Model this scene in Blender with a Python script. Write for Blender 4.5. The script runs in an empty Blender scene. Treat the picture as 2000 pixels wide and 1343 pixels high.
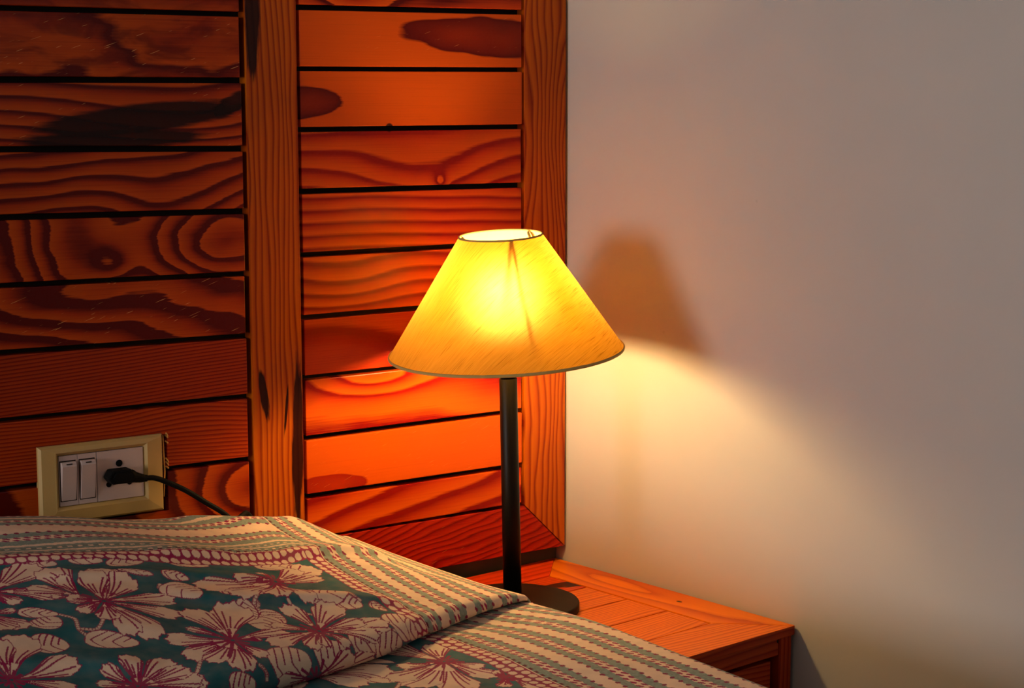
import bpy, bmesh, math, random
import numpy as np
from mathutils import Vector, Matrix
random.seed(7); rng = np.random.RandomState(11)
sc = bpy.context.scene
COL = sc.collection

# ------------------------------------------------------------------ camera
F = 3456.5
cam_d = bpy.data.cameras.new('camera'); cam = bpy.data.objects.new('camera', cam_d); COL.objects.link(cam)
cam_d.sensor_fit = 'HORIZONTAL'; cam_d.sensor_width = 36.0; cam_d.lens = 36.0 * F / 2000.0
cam_d.clip_start = 0.05; cam_d.clip_end = 50
yaw, pit, roll = 0.6112, 0.1345, -0.0016
fw = Vector((math.sin(yaw) * math.cos(pit), math.cos(yaw) * math.cos(pit), -math.sin(pit)))
rt = Vector((math.cos(yaw), -math.sin(yaw), 0)); up = rt.cross(fw)
r2 = math.cos(roll) * rt + math.sin(roll) * up; u2 = -math.sin(roll) * rt + math.cos(roll) * up
cam.matrix_world = Matrix(((r2.x, u2.x, -fw.x, -1.61249), (r2.y, u2.y, -fw.y, -2.18528), (r2.z, u2.z, -fw.z, 1.0821), (0, 0, 0, 1)))
sc.camera = cam

# ------------------------------------------------------------------ light and exposure
sc.view_settings.view_transform = 'Standard'; sc.view_settings.look = 'None'
sc.view_settings.gamma = 1.0; sc.view_settings.use_curve_mapping = False
sc.view_settings.exposure = 0.0
WORLD = 0.006; WINDOW = 114.0; FILL = 3.8; BULB = 320.0
w = bpy.data.worlds.new('world'); sc.world = w; w.use_nodes = True
w.node_tree.nodes['Background'].inputs[0].default_value = (1.0, 0.86, 0.80, 1)
w.node_tree.nodes['Background'].inputs[1].default_value = WORLD
ld = bpy.data.lights.new('window_daylight', 'AREA'); ld.shape = 'RECTANGLE'; ld.size = 1.4; ld.size_y = 1.3
ld.energy = WINDOW; ld.color = (1.0, 0.925, 0.90)
lo = bpy.data.objects.new('window_daylight', ld); COL.objects.link(lo)
lo.location = (-6.3, -1.05, 1.28)
lo.rotation_euler = (Vector((0.0, -0.25, 0.80)) - lo.location).to_track_quat('-Z', 'Y').to_euler()

fd = bpy.data.lights.new('far_window_daylight', 'AREA'); fd.shape = 'RECTANGLE'; fd.size = 1.0; fd.size_y = 1.1
fd.energy = FILL; fd.color = (0.92, 0.95, 1.0)
fo = bpy.data.objects.new('far_window_daylight', fd); COL.objects.link(fo)
fo.location = (-0.35, -4.2, 1.75)
fo.rotation_euler = (Vector((-0.5, 0, 0.8)) - fo.location).to_track_quat('-Z', 'Y').to_euler()

G = 0.10513           # the plaster wall stands 96 degrees from the wall with the headboard

# ------------------------------------------------------------------ helpers
def tag(o, label=None, cat=None, group=None, kind=None):
    if label: o['label'] = label
    if cat: o['category'] = cat
    if group: o['group'] = group
    if kind: o['kind'] = kind
    return o
def empty(name, loc, rz=0.0):
    o = bpy.data.objects.new(name, None); COL.objects.link(o)
    o.location = loc; o.rotation_euler = (0, 0, rz); o.empty_display_size = 0.05
    return o
def obj(name, bm, mats, parent=None, smooth=False, loc=None):
    me = bpy.data.meshes.new(name)
    bmesh.ops.recalc_face_normals(bm, faces=bm.faces[:])
    bm.to_mesh(me); bm.free()
    for m in (mats if isinstance(mats, (list, tuple)) else [mats]): me.materials.append(m)
    if smooth:
        for p in me.polygons: p.use_smooth = True
    o = bpy.data.objects.new(name, me); COL.objects.link(o)
    if loc: o.location = loc
    if parent: o.parent = parent
    return o
def hexa(bm, pts, bev=0.0, seg=1, mi=0):
    """pts: 8 corners, bottom ring then top ring"""
    vs = [bm.verts.new(p) for p in pts]
    q = [(0, 1, 2, 3), (7, 6, 5, 4), (0, 4, 5, 1), (1, 5, 6, 2), (2, 6, 7, 3), (3, 7, 4, 0)]
    fs = [bm.faces.new([vs[i] for i in f]) for f in q]
    for f in fs: f.material_index = mi
    if bev > 0:
        es = list({e for f in fs for e in f.edges})
        r = bmesh.ops.bevel(bm, geom=es, offset=bev, segments=seg, profile=0.6, affect='EDGES')
        for f in r['faces']: f.material_index = mi
    return fs
def box(bm, x0, x1, y0, y1, z0, z1, bev=0.0, seg=1, mi=0):
    return hexa(bm, [(x0, y0, z0), (x1, y0, z0), (x1, y1, z0), (x0, y1, z0), (x0, y0, z1), (x1, y0, z1), (x1, y1, z1), (x0, y1, z1)], bev, seg, mi)
def prism(bm, poly, axis, a, b, bev=0.0, mi=0):
    """poly: 2D points in the plane left when `axis` is taken out, extruded from a to b"""
    def P(p, t):
        return {'x': (t, p[0], p[1]), 'y': (p[0], t, p[1]), 'z': (p[0], p[1], t)}[axis]
    A = [bm.verts.new(P(p, a)) for p in poly]; B = [bm.verts.new(P(p, b)) for p in poly]
    n = len(poly); fs = [bm.faces.new(A), bm.faces.new(B[::-1])]
    for i in range(n): fs.append(bm.faces.new([A[i], B[i], B[(i + 1) % n], A[(i + 1) % n]]))
    for f in fs: f.material_index = mi
    if bev > 0:
        es = list({e for f in fs for e in f.edges})
        r = bmesh.ops.bevel(bm, geom=es, offset=bev, segments=2, profile=0.6, affect='EDGES')
        for f in r['faces']: f.material_index = mi
def lathe(bm, prof, n=64, M=None, close=False, uv=None):
    """prof: (r, z) list; ends with r = 0 are capped by a single vertex"""
    M = M or Matrix.Identity(4); rings = []
    for r, z in prof:
        if r < 1e-6: rings.append([bm.verts.new(M @ Vector((0, 0, z)))])
        else: rings.append([bm.verts.new(M @ Vector((r * math.cos(2 * math.pi * k / n), r * math.sin(2 * math.pi * k / n), z))) for k in range(n)])
    pairs = list(zip(rings, rings[1:])) + ([(rings[-1], rings[0])] if close else [])
    for A, B in pairs:
        for k in range(n):
            j = (k + 1) % n
            if len(A) == 1: bm.faces.new([A[0], B[j], B[k]])
            elif len(B) == 1: bm.faces.new([A[k], A[j], B[0]])
            else: bm.faces.new([A[k], A[j], B[j], B[k]])
def tube(bm, path, rad, n=10, flat=1.0):
    """round tube along a polyline, capped; flat < 1 squashes it"""
    path = [Vector(p) for p in path]; rings = []; prevn = None
    for i, p in enumerate(path):
        t = (path[min(i + 1, len(path) - 1)] - path[max(i - 1, 0)]).normalized()
        nrm = t.cross(Vector((0, 1, 0)) if abs(t.y) < 0.9 else Vector((0, 0, 1))) if prevn is None else prevn - prevn.dot(t) * t
        nrm.normalize(); prevn = nrm; b = t.cross(nrm)
        r = rad[i] if isinstance(rad, (list, tuple)) else rad
        rings.append([bm.verts.new(p + r * (math.cos(2 * math.pi * k / n) * nrm + flat * math.sin(2 * math.pi * k / n) * b)) for k in range(n)])
    for A, B in zip(rings, rings[1:]):
        for k in range(n): bm.faces.new([A[k], A[(k + 1) % n], B[(k + 1) % n], B[k]])
    bm.faces.new(rings[0][::-1]); bm.faces.new(rings[-1])
def smoothpath(pts, per=8):
    pts = [Vector(p) for p in pts]; q = [2 * pts[0] - pts[1]] + pts + [2 * pts[-1] - pts[-2]]; out = []
    for i in range(1, len(q) - 2):
        for k in range(per):
            t = k / per; a, b, c, d = q[i - 1:i + 3]
            out.append(0.5 * ((2 * b) + (c - a) * t + (2 * a - 5 * b + 4 * c - d) * t * t + (3 * b - a - 3 * c + d) * t ** 3))
    return out + [pts[-1]]

# ------------------------------------------------------------------ materials
class NT:
    """small helper that chains shader nodes"""
    def __init__(s, name):
        s.m = bpy.data.materials.new(name); s.m.use_nodes = True; s.t = s.m.node_tree
        s.t.nodes.clear(); s.out = s.t.nodes.new('ShaderNodeOutputMaterial')
    def new(s, k, **kw):
        n = s.t.nodes.new(k)
        for a, b in kw.items(): setattr(n, a, b)
        return n
    def link(s, a, b): s.t.links.new(a, b)
    def put(s, sock, v):
        if isinstance(v, bpy.types.NodeSocket): s.link(v, sock)
        else: sock.default_value = v
    def m_(s, op, a, b=0.0, c=0.0):
        n = s.new('ShaderNodeMath', operation=op); s.put(n.inputs[0], a); s.put(n.inputs[1], b); s.put(n.inputs[2], c)
        return n.outputs[0]
    def add(s, a, b): return s.m_('ADD', a, b)
    def sub(s, a, b): return s.m_('SUBTRACT', a, b)
    def mul(s, a, b): return s.m_('MULTIPLY', a, b)
    def vec(s, x, y, z=0.0):
        n = s.new('ShaderNodeCombineXYZ'); s.put(n.inputs[0], x); s.put(n.inputs[1], y); s.put(n.inputs[2], z); return n.outputs[0]
    def noise(s, v, scale=1.0, detail=2.0, rough=0.5, dist=0.0):
        n = s.new('ShaderNodeTexNoise'); s.link(v, n.inputs['Vector']); n.inputs['Scale'].default_value = scale
        n.inputs['Detail'].default_value = detail; n.inputs['Roughness'].default_value = rough; n.inputs['Distortion'].default_value = dist
        return n.outputs['Fac']
    def ramp(s, v, stops, interp='LINEAR'):
        n = s.new('ShaderNodeValToRGB'); s.link(v, n.inputs[0]); r = n.color_ramp; r.interpolation = interp
        while len(r.elements) < len(stops): r.elements.new(0.5)
        for e, (p, c) in zip(r.elements, stops): e.position = p; e.color = (c[0], c[1], c[2], 1)
        return n.outputs[0]
    def mix(s, f, a, b):
        n = s.new('ShaderNodeMix', data_type='RGBA'); s.put(n.inputs[0], f)
        for i, v in ((6, a), (7, b)):
            if isinstance(v, bpy.types.NodeSocket): s.link(v, n.inputs[i])
            else: n.inputs[i].default_value = (v[0], v[1], v[2], 1)
        return n.outputs[2]
    def smooth(s, v, a, b, lo=0.0, hi=1.0):
        n = s.new('ShaderNodeMapRange', interpolation_type='SMOOTHSTEP'); s.put(n.inputs[0], v)
        n.inputs[1].default_value = a; n.inputs[2].default_value = b; n.inputs[3].default_value = lo; n.inputs[4].default_value = hi
        return n.outputs[0]
    def bsdf(s, col, rough=0.5, spec=0.5, coat=0.0, metal=0.0, bump=None, bs=0.1, bd=0.001):
        p = s.new('ShaderNodeBsdfPrincipled')
        if isinstance(col, bpy.types.NodeSocket): s.link(col, p.inputs['Base Color'])
        else: p.inputs['Base Color'].default_value = (col[0], col[1], col[2], 1)
        s.put(p.inputs['Roughness'], rough); p.inputs['Specular IOR Level'].default_value = spec
        p.inputs['Coat Weight'].default_value = coat; p.inputs['Coat Roughness'].default_value = 0.18; p.inputs['Metallic'].default_value = metal
        if bump is not None:
            b = s.new('ShaderNodeBump'); b.inputs['Strength'].default_value = bs; b.inputs['Distance'].default_value = bd
            s.link(bump, b.inputs['Height']); s.link(b.outputs[0], p.inputs['Normal'])
        s.link(p.outputs[0], s.out.inputs[0]); return s.m
def plain(name, col, rough=0.5, spec=0.5, var=0.12, scale=30.0, metal=0.0, bump=0.0):
    n = NT(name); tc = n.new('ShaderNodeTexCoord')
    f = n.noise(tc.outputs['Object'], scale, 3.0)
    c = n.mix(f, [x * (1 - var) for x in col], [min(1, x * (1 + var)) for x in col])
    return n.bsdf(c, rough, spec, metal=metal, bump=f if bump else None, bs=bump)

LIGHT = (0.46, 0.060, 0.0012); MID = (0.30, 0.024, 0.0006); DARK = (0.085, 0.0022, 0.0002)
def wood(name, along='x', across='z', a0=0.0, c0=0.0, fa=0.0, fc=40.0, na=0.8, nsa=4.0, nsc=14.0, blobs=(), stains=(),
         light=LIGHT, mid=MID, dark=DARK, fine=0.25, seed=0.0, duty=0.55, rough=0.27, soft=0.06, mott=0.0, flecks=0.0, h0=0.0, edge=None, spec=0.20, jagw=0.16):
    """varnished pine: growth rings are the level lines of a tilted, rippled height field; blobs make ovals and tongues.
    a is metres along the grain from a0, c metres across it from c0"""
    if name.startswith('pine_right') and light is LIGHT: light, mid = (0.60, 0.082, 0.0012), (0.42, 0.032, 0.0006)      # lamp glow put into the colour of the right-hand boards
    n = NT(name); tc = n.new('ShaderNodeTexCoord'); sep = n.new('ShaderNodeSeparateXYZ'); n.link(tc.outputs['Object'], sep.inputs[0])
    ax = {'x': 0, 'y': 1, 'z': 2}
    a = n.sub(sep.outputs[ax[along]], a0); c = n.sub(sep.outputs[ax[across]], c0)
    nv = n.noise(n.vec(n.mul(a, nsa), n.mul(c, nsc), seed), 1.0, 2.5, 0.45)
    h = n.add(n.add(n.add(n.mul(a, fa), h0), n.mul(c, fc)), n.mul(n.sub(nv, 0.5), na * 2))
    jag = n.noise(n.vec(n.mul(a, 9.0), n.mul(c, 420.0), seed + 3.0), 1.0, 2.0)      # torn-looking edges of the rings
    h = n.add(h, n.mul(n.sub(jag, 0.5), jagw))
    for (ba, bc, sa, s_c, amp) in blobs:
        da = n.mul(n.sub(a, ba), 1.0 / sa); dc = n.mul(n.sub(c, bc), 1.0 / s_c)
        e = n.m_('EXPONENT', n.mul(n.add(n.mul(da, da), n.mul(dc, dc)), -1.0))
        h = n.add(h, n.mul(e, amp))
    fr = n.m_('FRACT', n.add(h, 100.0))
    col = n.ramp(fr, [(0.0, light), (duty * 0.6, [0.5 * (x + y) for x, y in zip(light, mid)]), (duty, mid), (min(duty + 0.25, 0.9), dark), (1.0 - soft, dark), (1.0, light)])
    if edge:
        col = n.ramp(fr, [(0.0, light), (edge, [0.8 * x + 0.2 * y for x, y in zip(light, mid)]), (edge + 0.035, dark), (0.9, [0.5 * (x + y) for x, y in zip(dark, mid)]), (1.0, light)])
    st = n.noise(n.vec(n.mul(a, 7.0), n.mul(c, 700.0), seed + 9.0), 1.0, 3.0, 0.6)
    col = n.mix(n.mul(n.smooth(st, 0.45, 0.75), fine), col, dark)
    if mott:
        mo = n.noise(n.vec(n.mul(a, 11.0), n.mul(c, 26.0), seed + 5.0), 1.0, 3.0, 0.6, 0.6)
        col = n.mix(n.mul(n.smooth(mo, 0.42, 0.62), mott), col, dark)
    if flecks:
        fl = n.noise(n.vec(n.mul(a, 60.0), n.mul(n.add(c, n.mul(a, -0.35)), 900.0), seed + 7.0), 1.0, 0.0)
        col = n.mix(n.mul(n.smooth(fl, 0.80, 0.86), flecks), col, (0.95, 0.45, 0.12))
    for (sa_, sc_, ra, rc, ang, jagg) in stains:
        da = n.sub(a, sa_); dc = n.sub(c, sc_); ca, si = math.cos(ang), math.sin(ang)
        p = n.mul(n.add(n.mul(da, ca), n.mul(dc, si)), 1.0 / ra); q = n.mul(n.add(n.mul(dc, ca), n.mul(da, -si)), 1.0 / rc)
        d = n.m_('SQRT', n.add(n.mul(p, p), n.mul(q, q)))
        d = n.add(d, n.mul(n.sub(n.noise(n.vec(n.mul(a, 16.0), n.mul(c, 170.0), seed + 1.0), 1.0, 3.0, 0.6), 0.5), jagg))
        col = n.mix(n.smooth(d, 0.72, 1.0, 0.96, 0.0), col, (0.012, 0.0012, 0.0004))
    return n.bsdf(col, rough, spec, bump=st, bs=0.05, bd=0.0006)

M = {}
M['gap'] = plain('dark_gap_wood', (0.012, 0.006, 0.003), 0.7, 0.2)
M['black'] = plain('black_painted_metal', (0.004, 0.003, 0.002), 0.42, 0.16)
M['base'] = plain('black_base_enamel', (0.010, 0.005, 0.003), 0.55, 0.10)
M['cable'] = plain('black_rubber', (0.004, 0.004, 0.004), 0.6, 0.08)
M['cream_plastic'] = plain('yellowed_cream_plastic', (0.48, 0.32, 0.11), 0.35, 0.5, var=0.10, scale=18)
M['white_plastic'] = plain('white_switch_plastic', (0.55, 0.43, 0.40), 0.32, 0.5, var=0.05, scale=25)
M['hole'] = plain('socket_hole', (0.004, 0.004, 0.004), 0.8, 0.1)
M['trim'] = plain('shade_binding', (0.50, 0.34, 0.11), 0.85, 0.1, scale=200)
M['splinter'] = plain('bare_splinter_wood', (0.66, 0.36, 0.10), 0.8, 0.2, scale=300, var=0.3)
M['floor'] = plain('floor_tile', (0.30, 0.24, 0.20), 0.4)
M['ceiling'] = plain('ceiling_paint', (0.62, 0.60, 0.57), 0.9)
M['ticking'] = plain('mattress_fabric', (0.55, 0.50, 0.45), 0.9)
M['brass'] = plain('socket_metal', (0.45, 0.33, 0.12), 0.35, metal=0.9)
def plaster(name, col):
    n = NT(name); tc = n.new('ShaderNodeTexCoord')
    f = n.noise(tc.outputs['Object'], 3.0, 5.0, 0.6); g = n.noise(tc.outputs['Object'], 240.0, 2.0)
    big = n.noise(tc.outputs['Object'], 1.3, 2.0)
    c = n.mix(n.smooth(f, 0.3, 0.7), [x * 0.955 for x in col], col)
    c = n.mix(n.smooth(big, 0.35, 0.65, 0.0, 0.25), c, (col[0] * 0.97, col[1] * 0.93, col[2] * 0.88))
    v = n.new('ShaderNodeTexVoronoi'); n.link(tc.outputs['Object'], v.inputs['Vector']); v.inputs['Scale'].default_value = 9.0
    c = n.mix(n.smooth(v.outputs['Distance'], 0.012, 0.03, 0.25, 0.0), c, [x * 0.6 for x in col])
    return n.bsdf(c, 0.55, 0.3, bump=n.add(n.mul(f, 1.0), n.mul(g, 0.05)), bs=0.25, bd=0.004)
M['wall'] = plaster('painted_plaster', (0.50, 0.475, 0.45))

# ------------------------------------------------------------------ the room
bm = bmesh.new(); box(bm, -7.0, 0.0, 0.0, 0.12, 0, 2.6)
tag(obj('wall_back', bm, M['wall']), kind='structure')
bm = bmesh.new(); box(bm, 0.0, 0.12, -4.4, 0.0, 0, 2.6)
wr = tag(obj('wall_right', bm, M['wall']), kind='structure'); wr.rotation_euler = (0, 0, G)
bm = bmesh.new(); box(bm, -7.0, 0.7, -4.6, 0.12, -0.05, 0.0)
tag(obj('floor', bm, M['floor']), kind='structure')
bm = bmesh.new(); box(bm, -7.0, 0.7, -4.6, 0.12, 2.6, 2.65)
tag(obj('ceiling', bm, M['ceiling']), kind='structure')

bm = bmesh.new(); box(bm, -0.60, -0.0012, -0.006, 0.0, 0.366, 0.4006, 0.0006)  # thin strip added over the wall to turn it olive-dark below the headboard
tag(obj('wall_strip', bm, plain('olive_brown_strip', (0.085, 0.062, 0.028), 0.8, 0.1)), kind='structure')
# ------------------------------------------------------------------ headboard panelling
HB = empty('wooden_headboard', (0, 0, 0))
tag(HB, 'varnished red-orange pine headboard of horizontal planks behind the bed and lamp', 'headboard')
YF, YB = -0.0286, -0.010           # front and back of the planks
GP = 0.0036                        # half a gap
# gap heights (left end z, right end z), top to bottom
LZ = [(1.369, 1.372), (1.2845, 1.287), (1.1997, 1.2008), (1.1134, 1.1146), (1.0283, 1.0241), (0.9443, 0.9405), (0.8599, 0.8563), (0.7761, 0.7718), (0.6902, 0.6887), (0.603, 0.6019), (0.518, 0.517), (0.478, 0.478)]
RZ = [(1.381, 1.384), (1.297, 1.300), (1.2131, 1.2166), (1.1306, 1.1329), (1.0485, 1.0495), (0.9642, 0.9632), (0.8769, 0.8775), (0.7904, 0.7921), (0.7059, 0.7080), (0.6205, 0.6231), (0.5370, 0.5385), (0.4739, 0.4769)]
XL = (-1.70, -0.5405); XR = (-0.4525, -0.0825)
def zx(pair, x, x0, x1): return pair[0] + (pair[1] - pair[0]) * (x - x0) / (x1 - x0)
HOLE = (-0.8350, -0.6615, 0.5460, 0.6490)
def wl(px): return -0.86 + px * 0.000667
def wr_(px): return -0.4521 + (px - 590) * 0.000861
# recipes for the left planks (index i lies between LZ[i] and LZ[i+1])
LW = [
 wood('pine_left_a', c0=1.33, fc=25, seed=1),
 wood('pine_left_b', a0=wl(240), c0=1.24, fc=22, na=1.2, seed=2, mott=0.5),
 wood('pine_left_c', a0=wl(240), c0=1.157, fc=10, na=1.3, nsa=7, nsc=16, seed=3.3, mott=0.65, fine=0.35, flecks=0.7, soft=0.12, blobs=((0.10, 0.0, 0.12, 0.05, 1.6),)),
 wood('pine_left_d', a0=wl(240), c0=1.069, fc=62, fa=-2, na=0.5, nsa=3, nsc=6, seed=4.1, fine=0.15, soft=0.1, blobs=((0.10, -0.02, 0.20, 0.06, 2.2),), flecks=0.5,
      stains=((0.015, -0.004, 0.165, 0.0215, 0.10, 0.35), (-0.02, -0.030, 0.15, 0.014, 0.02, 0.6), (0.145, 0.014, 0.035, 0.014, 0.5, 0.7))),
 wood('pine_left_e', a0=wl(240), c0=0.984, fc=58, fa=-5, na=0.9, nsa=5, nsc=8, seed=6.2, duty=0.5, soft=0.08, blobs=((0.06, -0.06, 0.09, 0.07, 2.4),)),
 wood('pine_left_f', a0=wl(240), c0=0.900, fc=6, fa=10, na=0.7, nsa=9, nsc=16, seed=8.5, duty=0.45, blobs=((0.125, 0.0, 0.095, 0.060, 3.2), (-0.03, -0.022, 0.030, 0.025, 1.3), (-0.09, 0.01, 0.06, 0.09, 2.6))),
 wood('pine_left_g', a0=wl(240), c0=0.816, fc=14, fa=9, na=0.9, nsa=6, nsc=14, seed=11.4, duty=0.35, soft=0.05, blobs=((-0.12, 0.02, 0.16, 0.04, 1.3),), flecks=0.5),
 wood('pine_left_h', a0=wl(240), c0=0.731, fc=210, fa=-11, na=1.3, nsa=2.5, nsc=7, seed=14, duty=0.45, soft=0.3, fine=0.4, light=(0.34, 0.030, 0.001), dark=(0.14, 0.005, 0.0004)),
 wood('pine_left_i', a0=wl(240), c0=0.646, fc=215, fa=4, na=1.8, nsa=3.5, nsc=9, seed=17, duty=0.5, soft=0.35, fine=0.4, light=(0.42, 0.045, 0.001), dark=(0.16, 0.006, 0.0004), blobs=((0.09, 0.05, 0.12, 0.045, -4.0),)),
 wood('pine_left_j', a0=wl(240), c0=0.560, fc=6, fa=7, na=0.35, nsa=6, nsc=10, seed=19.3, duty=0.45, soft=0.08, blobs=((0.155, 0.0, 0.085, 0.055, 2.5),)),
 wood('pine_left_k', a0=wl(240), c0=0.50, fc=60, seed=21),
]
RW = [
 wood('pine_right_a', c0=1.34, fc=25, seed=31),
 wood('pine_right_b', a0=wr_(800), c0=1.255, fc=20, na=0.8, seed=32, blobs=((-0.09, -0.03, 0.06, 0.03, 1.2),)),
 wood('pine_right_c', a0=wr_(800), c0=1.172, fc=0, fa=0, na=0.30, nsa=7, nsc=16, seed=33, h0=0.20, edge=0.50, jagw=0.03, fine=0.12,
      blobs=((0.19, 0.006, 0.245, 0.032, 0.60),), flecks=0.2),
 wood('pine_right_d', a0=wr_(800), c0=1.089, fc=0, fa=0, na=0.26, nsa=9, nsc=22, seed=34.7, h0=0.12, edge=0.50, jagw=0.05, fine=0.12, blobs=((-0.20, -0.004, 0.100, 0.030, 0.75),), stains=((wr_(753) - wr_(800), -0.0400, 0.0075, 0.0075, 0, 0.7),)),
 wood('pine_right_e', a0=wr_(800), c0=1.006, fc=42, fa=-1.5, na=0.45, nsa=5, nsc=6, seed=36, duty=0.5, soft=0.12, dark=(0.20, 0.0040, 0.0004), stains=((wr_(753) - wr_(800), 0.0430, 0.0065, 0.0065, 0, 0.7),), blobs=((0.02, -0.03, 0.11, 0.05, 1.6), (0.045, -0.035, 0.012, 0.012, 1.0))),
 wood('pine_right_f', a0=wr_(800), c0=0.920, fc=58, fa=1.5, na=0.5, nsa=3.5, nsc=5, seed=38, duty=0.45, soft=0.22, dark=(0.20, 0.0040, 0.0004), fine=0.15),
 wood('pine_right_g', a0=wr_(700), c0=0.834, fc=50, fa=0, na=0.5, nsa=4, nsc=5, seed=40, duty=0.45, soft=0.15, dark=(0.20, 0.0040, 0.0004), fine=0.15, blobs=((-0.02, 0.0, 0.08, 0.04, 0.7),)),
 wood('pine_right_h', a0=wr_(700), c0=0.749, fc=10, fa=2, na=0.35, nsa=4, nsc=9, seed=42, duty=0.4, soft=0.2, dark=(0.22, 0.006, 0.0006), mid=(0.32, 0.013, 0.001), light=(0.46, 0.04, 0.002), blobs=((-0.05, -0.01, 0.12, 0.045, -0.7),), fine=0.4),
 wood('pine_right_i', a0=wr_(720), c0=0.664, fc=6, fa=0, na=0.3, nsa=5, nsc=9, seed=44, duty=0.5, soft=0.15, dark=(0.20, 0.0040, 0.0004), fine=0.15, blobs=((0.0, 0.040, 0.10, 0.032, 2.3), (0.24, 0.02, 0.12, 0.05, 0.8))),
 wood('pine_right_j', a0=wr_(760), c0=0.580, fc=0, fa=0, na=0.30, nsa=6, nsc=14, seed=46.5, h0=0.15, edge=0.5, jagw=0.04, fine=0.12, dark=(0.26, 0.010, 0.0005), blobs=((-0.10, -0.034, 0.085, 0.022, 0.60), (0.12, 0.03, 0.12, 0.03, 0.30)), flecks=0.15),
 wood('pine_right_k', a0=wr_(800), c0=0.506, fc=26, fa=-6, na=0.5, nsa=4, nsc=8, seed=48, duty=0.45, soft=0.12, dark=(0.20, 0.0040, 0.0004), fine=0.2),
]
def plank_panel(xs, Z, mats, cut=None):
    bm = bmesh.new()
    def plank(xa, xb, zt, zb, mi, bev=0.0012):
        za0, za1, zc0, zc1 = zb(xa), zb(xb), zt(xa), zt(xb)
        hexa(bm, [(xa, YF, za0), (xb, YF, za1), (xb, YB, za1), (xa, YB, za0), (xa, YF, zc0), (xb, YF, zc1), (xb, YB, zc1), (xa, YB, zc0)], bev, 2, mi)
    for i in range(len(Z) - 1):
        jt, jb = GP + rng.uniform(-.0004, .0004), GP + rng.uniform(-.0004, .0004)
        zt = lambda x, p=Z[i], j=jt: zx(p, x, *((-0.87, xs[1]) if cut else xs)) - j
        zb = lambda x, p=Z[i + 1], j=jb: zx(p, x, *((-0.87, xs[1]) if cut else xs)) + j
        e = rng.uniform(0, 0.002)
        if cut and zb(-0.75) < cut[3] and zt(-0.75) > cut[2]:
            plank(xs[0], cut[0], zt, zb, i); plank(cut[1], xs[1] - e, zt, zb, i)
            if zt(-0.75) > cut[3]: plank(cut[0] - 0.001, cut[1] + 0.001, zt, lambda x: cut[3], i, 0.0006)
            if zb(-0.75) < cut[2]: plank(cut[0] - 0.001, cut[1] + 0.001, lambda x: cut[2], zb, i, 0.0006)
        else: plank(xs[0], xs[1] - e, zt, zb, i)
    return obj('plank_panel', bm, mats, HB)
plank_panel(XL, LZ, LW, HOLE)
plank_panel(XR, RZ, RW)
bm = bmesh.new(); box(bm, -1.70, HOLE[0] - .003, YB, -0.0015, 0.401, 1.39); box(bm, HOLE[1] + .003, -0.003, YB, -0.0015, 0.401, 1.39)
box(bm, HOLE[0] - .003, HOLE[1] + .003, YB, -0.0015, HOLE[3] + .003, 1.39); box(bm, HOLE[0] - .003, HOLE[1] + .003, YB, -0.0015, 0.401, HOLE[2] - .003)
box(bm, HOLE[0] - .003, HOLE[1] + .003, -0.0022, -0.0012, HOLE[2] - .003, HOLE[3] + .003)
obj('backing_board', bm, M['gap'], HB)
STL = dict(light=(0.46, 0.098, 0.002), mid=(0.37, 0.060, 0.0015), dark=(0.18, 0.014, 0.0006))
m_st1 = wood('pine_stile_middle', 'z', 'x', a0=0.8, c0=-0.4955, fc=105, fa=1.2, na=2.6, nsa=2.6, nsc=16, seed=51, duty=0.5, soft=0.3, fine=0.3,
             stains=((0.40, -0.028, 0.095, 0.0125, 0.0, 0.8), (-0.185, 0.029, 0.145, 0.0095, 0.02, 0.9), (-0.110, -0.022, 0.040, 0.007, -0.15, 1.0), (-0.135, 0.012, 0.04, 0.0025, 0.1, 0.8)), **STL)
m_st2 = wood('pine_stile_right', 'z', 'x', a0=0.8, c0=-0.04, fc=80, fa=0, na=2.6, nsa=3.6, nsc=14, seed=57, duty=0.5, soft=0.3, fine=0.25,
             blobs=((0.20, 0.04, 0.14, 0.035, 3.0), (-0.2, 0.03, 0.1, 0.02, 1.5)), **STL)
m_rail = wood('pine_bottom_rail', 'x', 'z', a0=-0.15, c0=0.437, fc=110, fa=-22, na=2.4, nsa=5, nsc=18, seed=60, duty=0.5, soft=0.3, fine=0.35, light=(0.38, 0.016, 0.001), mid=(0.29, 0.008, 0.001), dark=(0.13, 0.0025, 0.0004), flecks=0.15)
YS = -0.0300
bm = bmesh.new(); prism(bm, [(-0.5345, 0.4765), (-0.4575, 0.4765), (-0.4575, 1.387), (-0.5345, 1.387)], 'y', YS, YB, 0.0012)
obj('stile', bm, m_st1, HB)
bm = bmesh.new(); prism(bm, [(-0.0783, 0.4757), (-0.0015, 0.4012), (-0.0015, 1.387), (-0.0783, 1.387)], 'y', YF, YB, 0.001)
obj('stile', bm, m_st2, HB)
bm = bmesh.new(); prism(bm, [(-1.70, 0.4010), (-0.0030, 0.4010), (-0.0793, 0.4750), (-1.70, 0.4750)], 'y', YF, YB, 0.001)
obj('bottom_rail', bm, m_rail, HB)
bm = bmesh.new()      # torn fibres on the edge of the cut-out beside the switch plate
for (z, ln) in ((0.652, 0.006), (0.648, 0.004), (0.640, 0.003), (0.617, 0.006), (0.612, 0.005), (0.606, 0.003), (0.585, 0.003)):
    tube(bm, smoothpath([(-0.6628, YF + 0.002, z), (-0.6615, YF - 0.0012, z - ln * 0.5), (-0.6600, YF - 0.0004, z - ln)], 3), [0.0011] * 6 + [0.0004], 6)
tube(bm, [(-0.6655, YF + 0.003, 0.648), (-0.6650, YF + 0.001, 0.60), (-0.6660, YF + 0.003, 0.565)], [0.0008, 0.0012, 0.0006], 6)
obj('splinters', bm, M['splinter'], HB)

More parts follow.
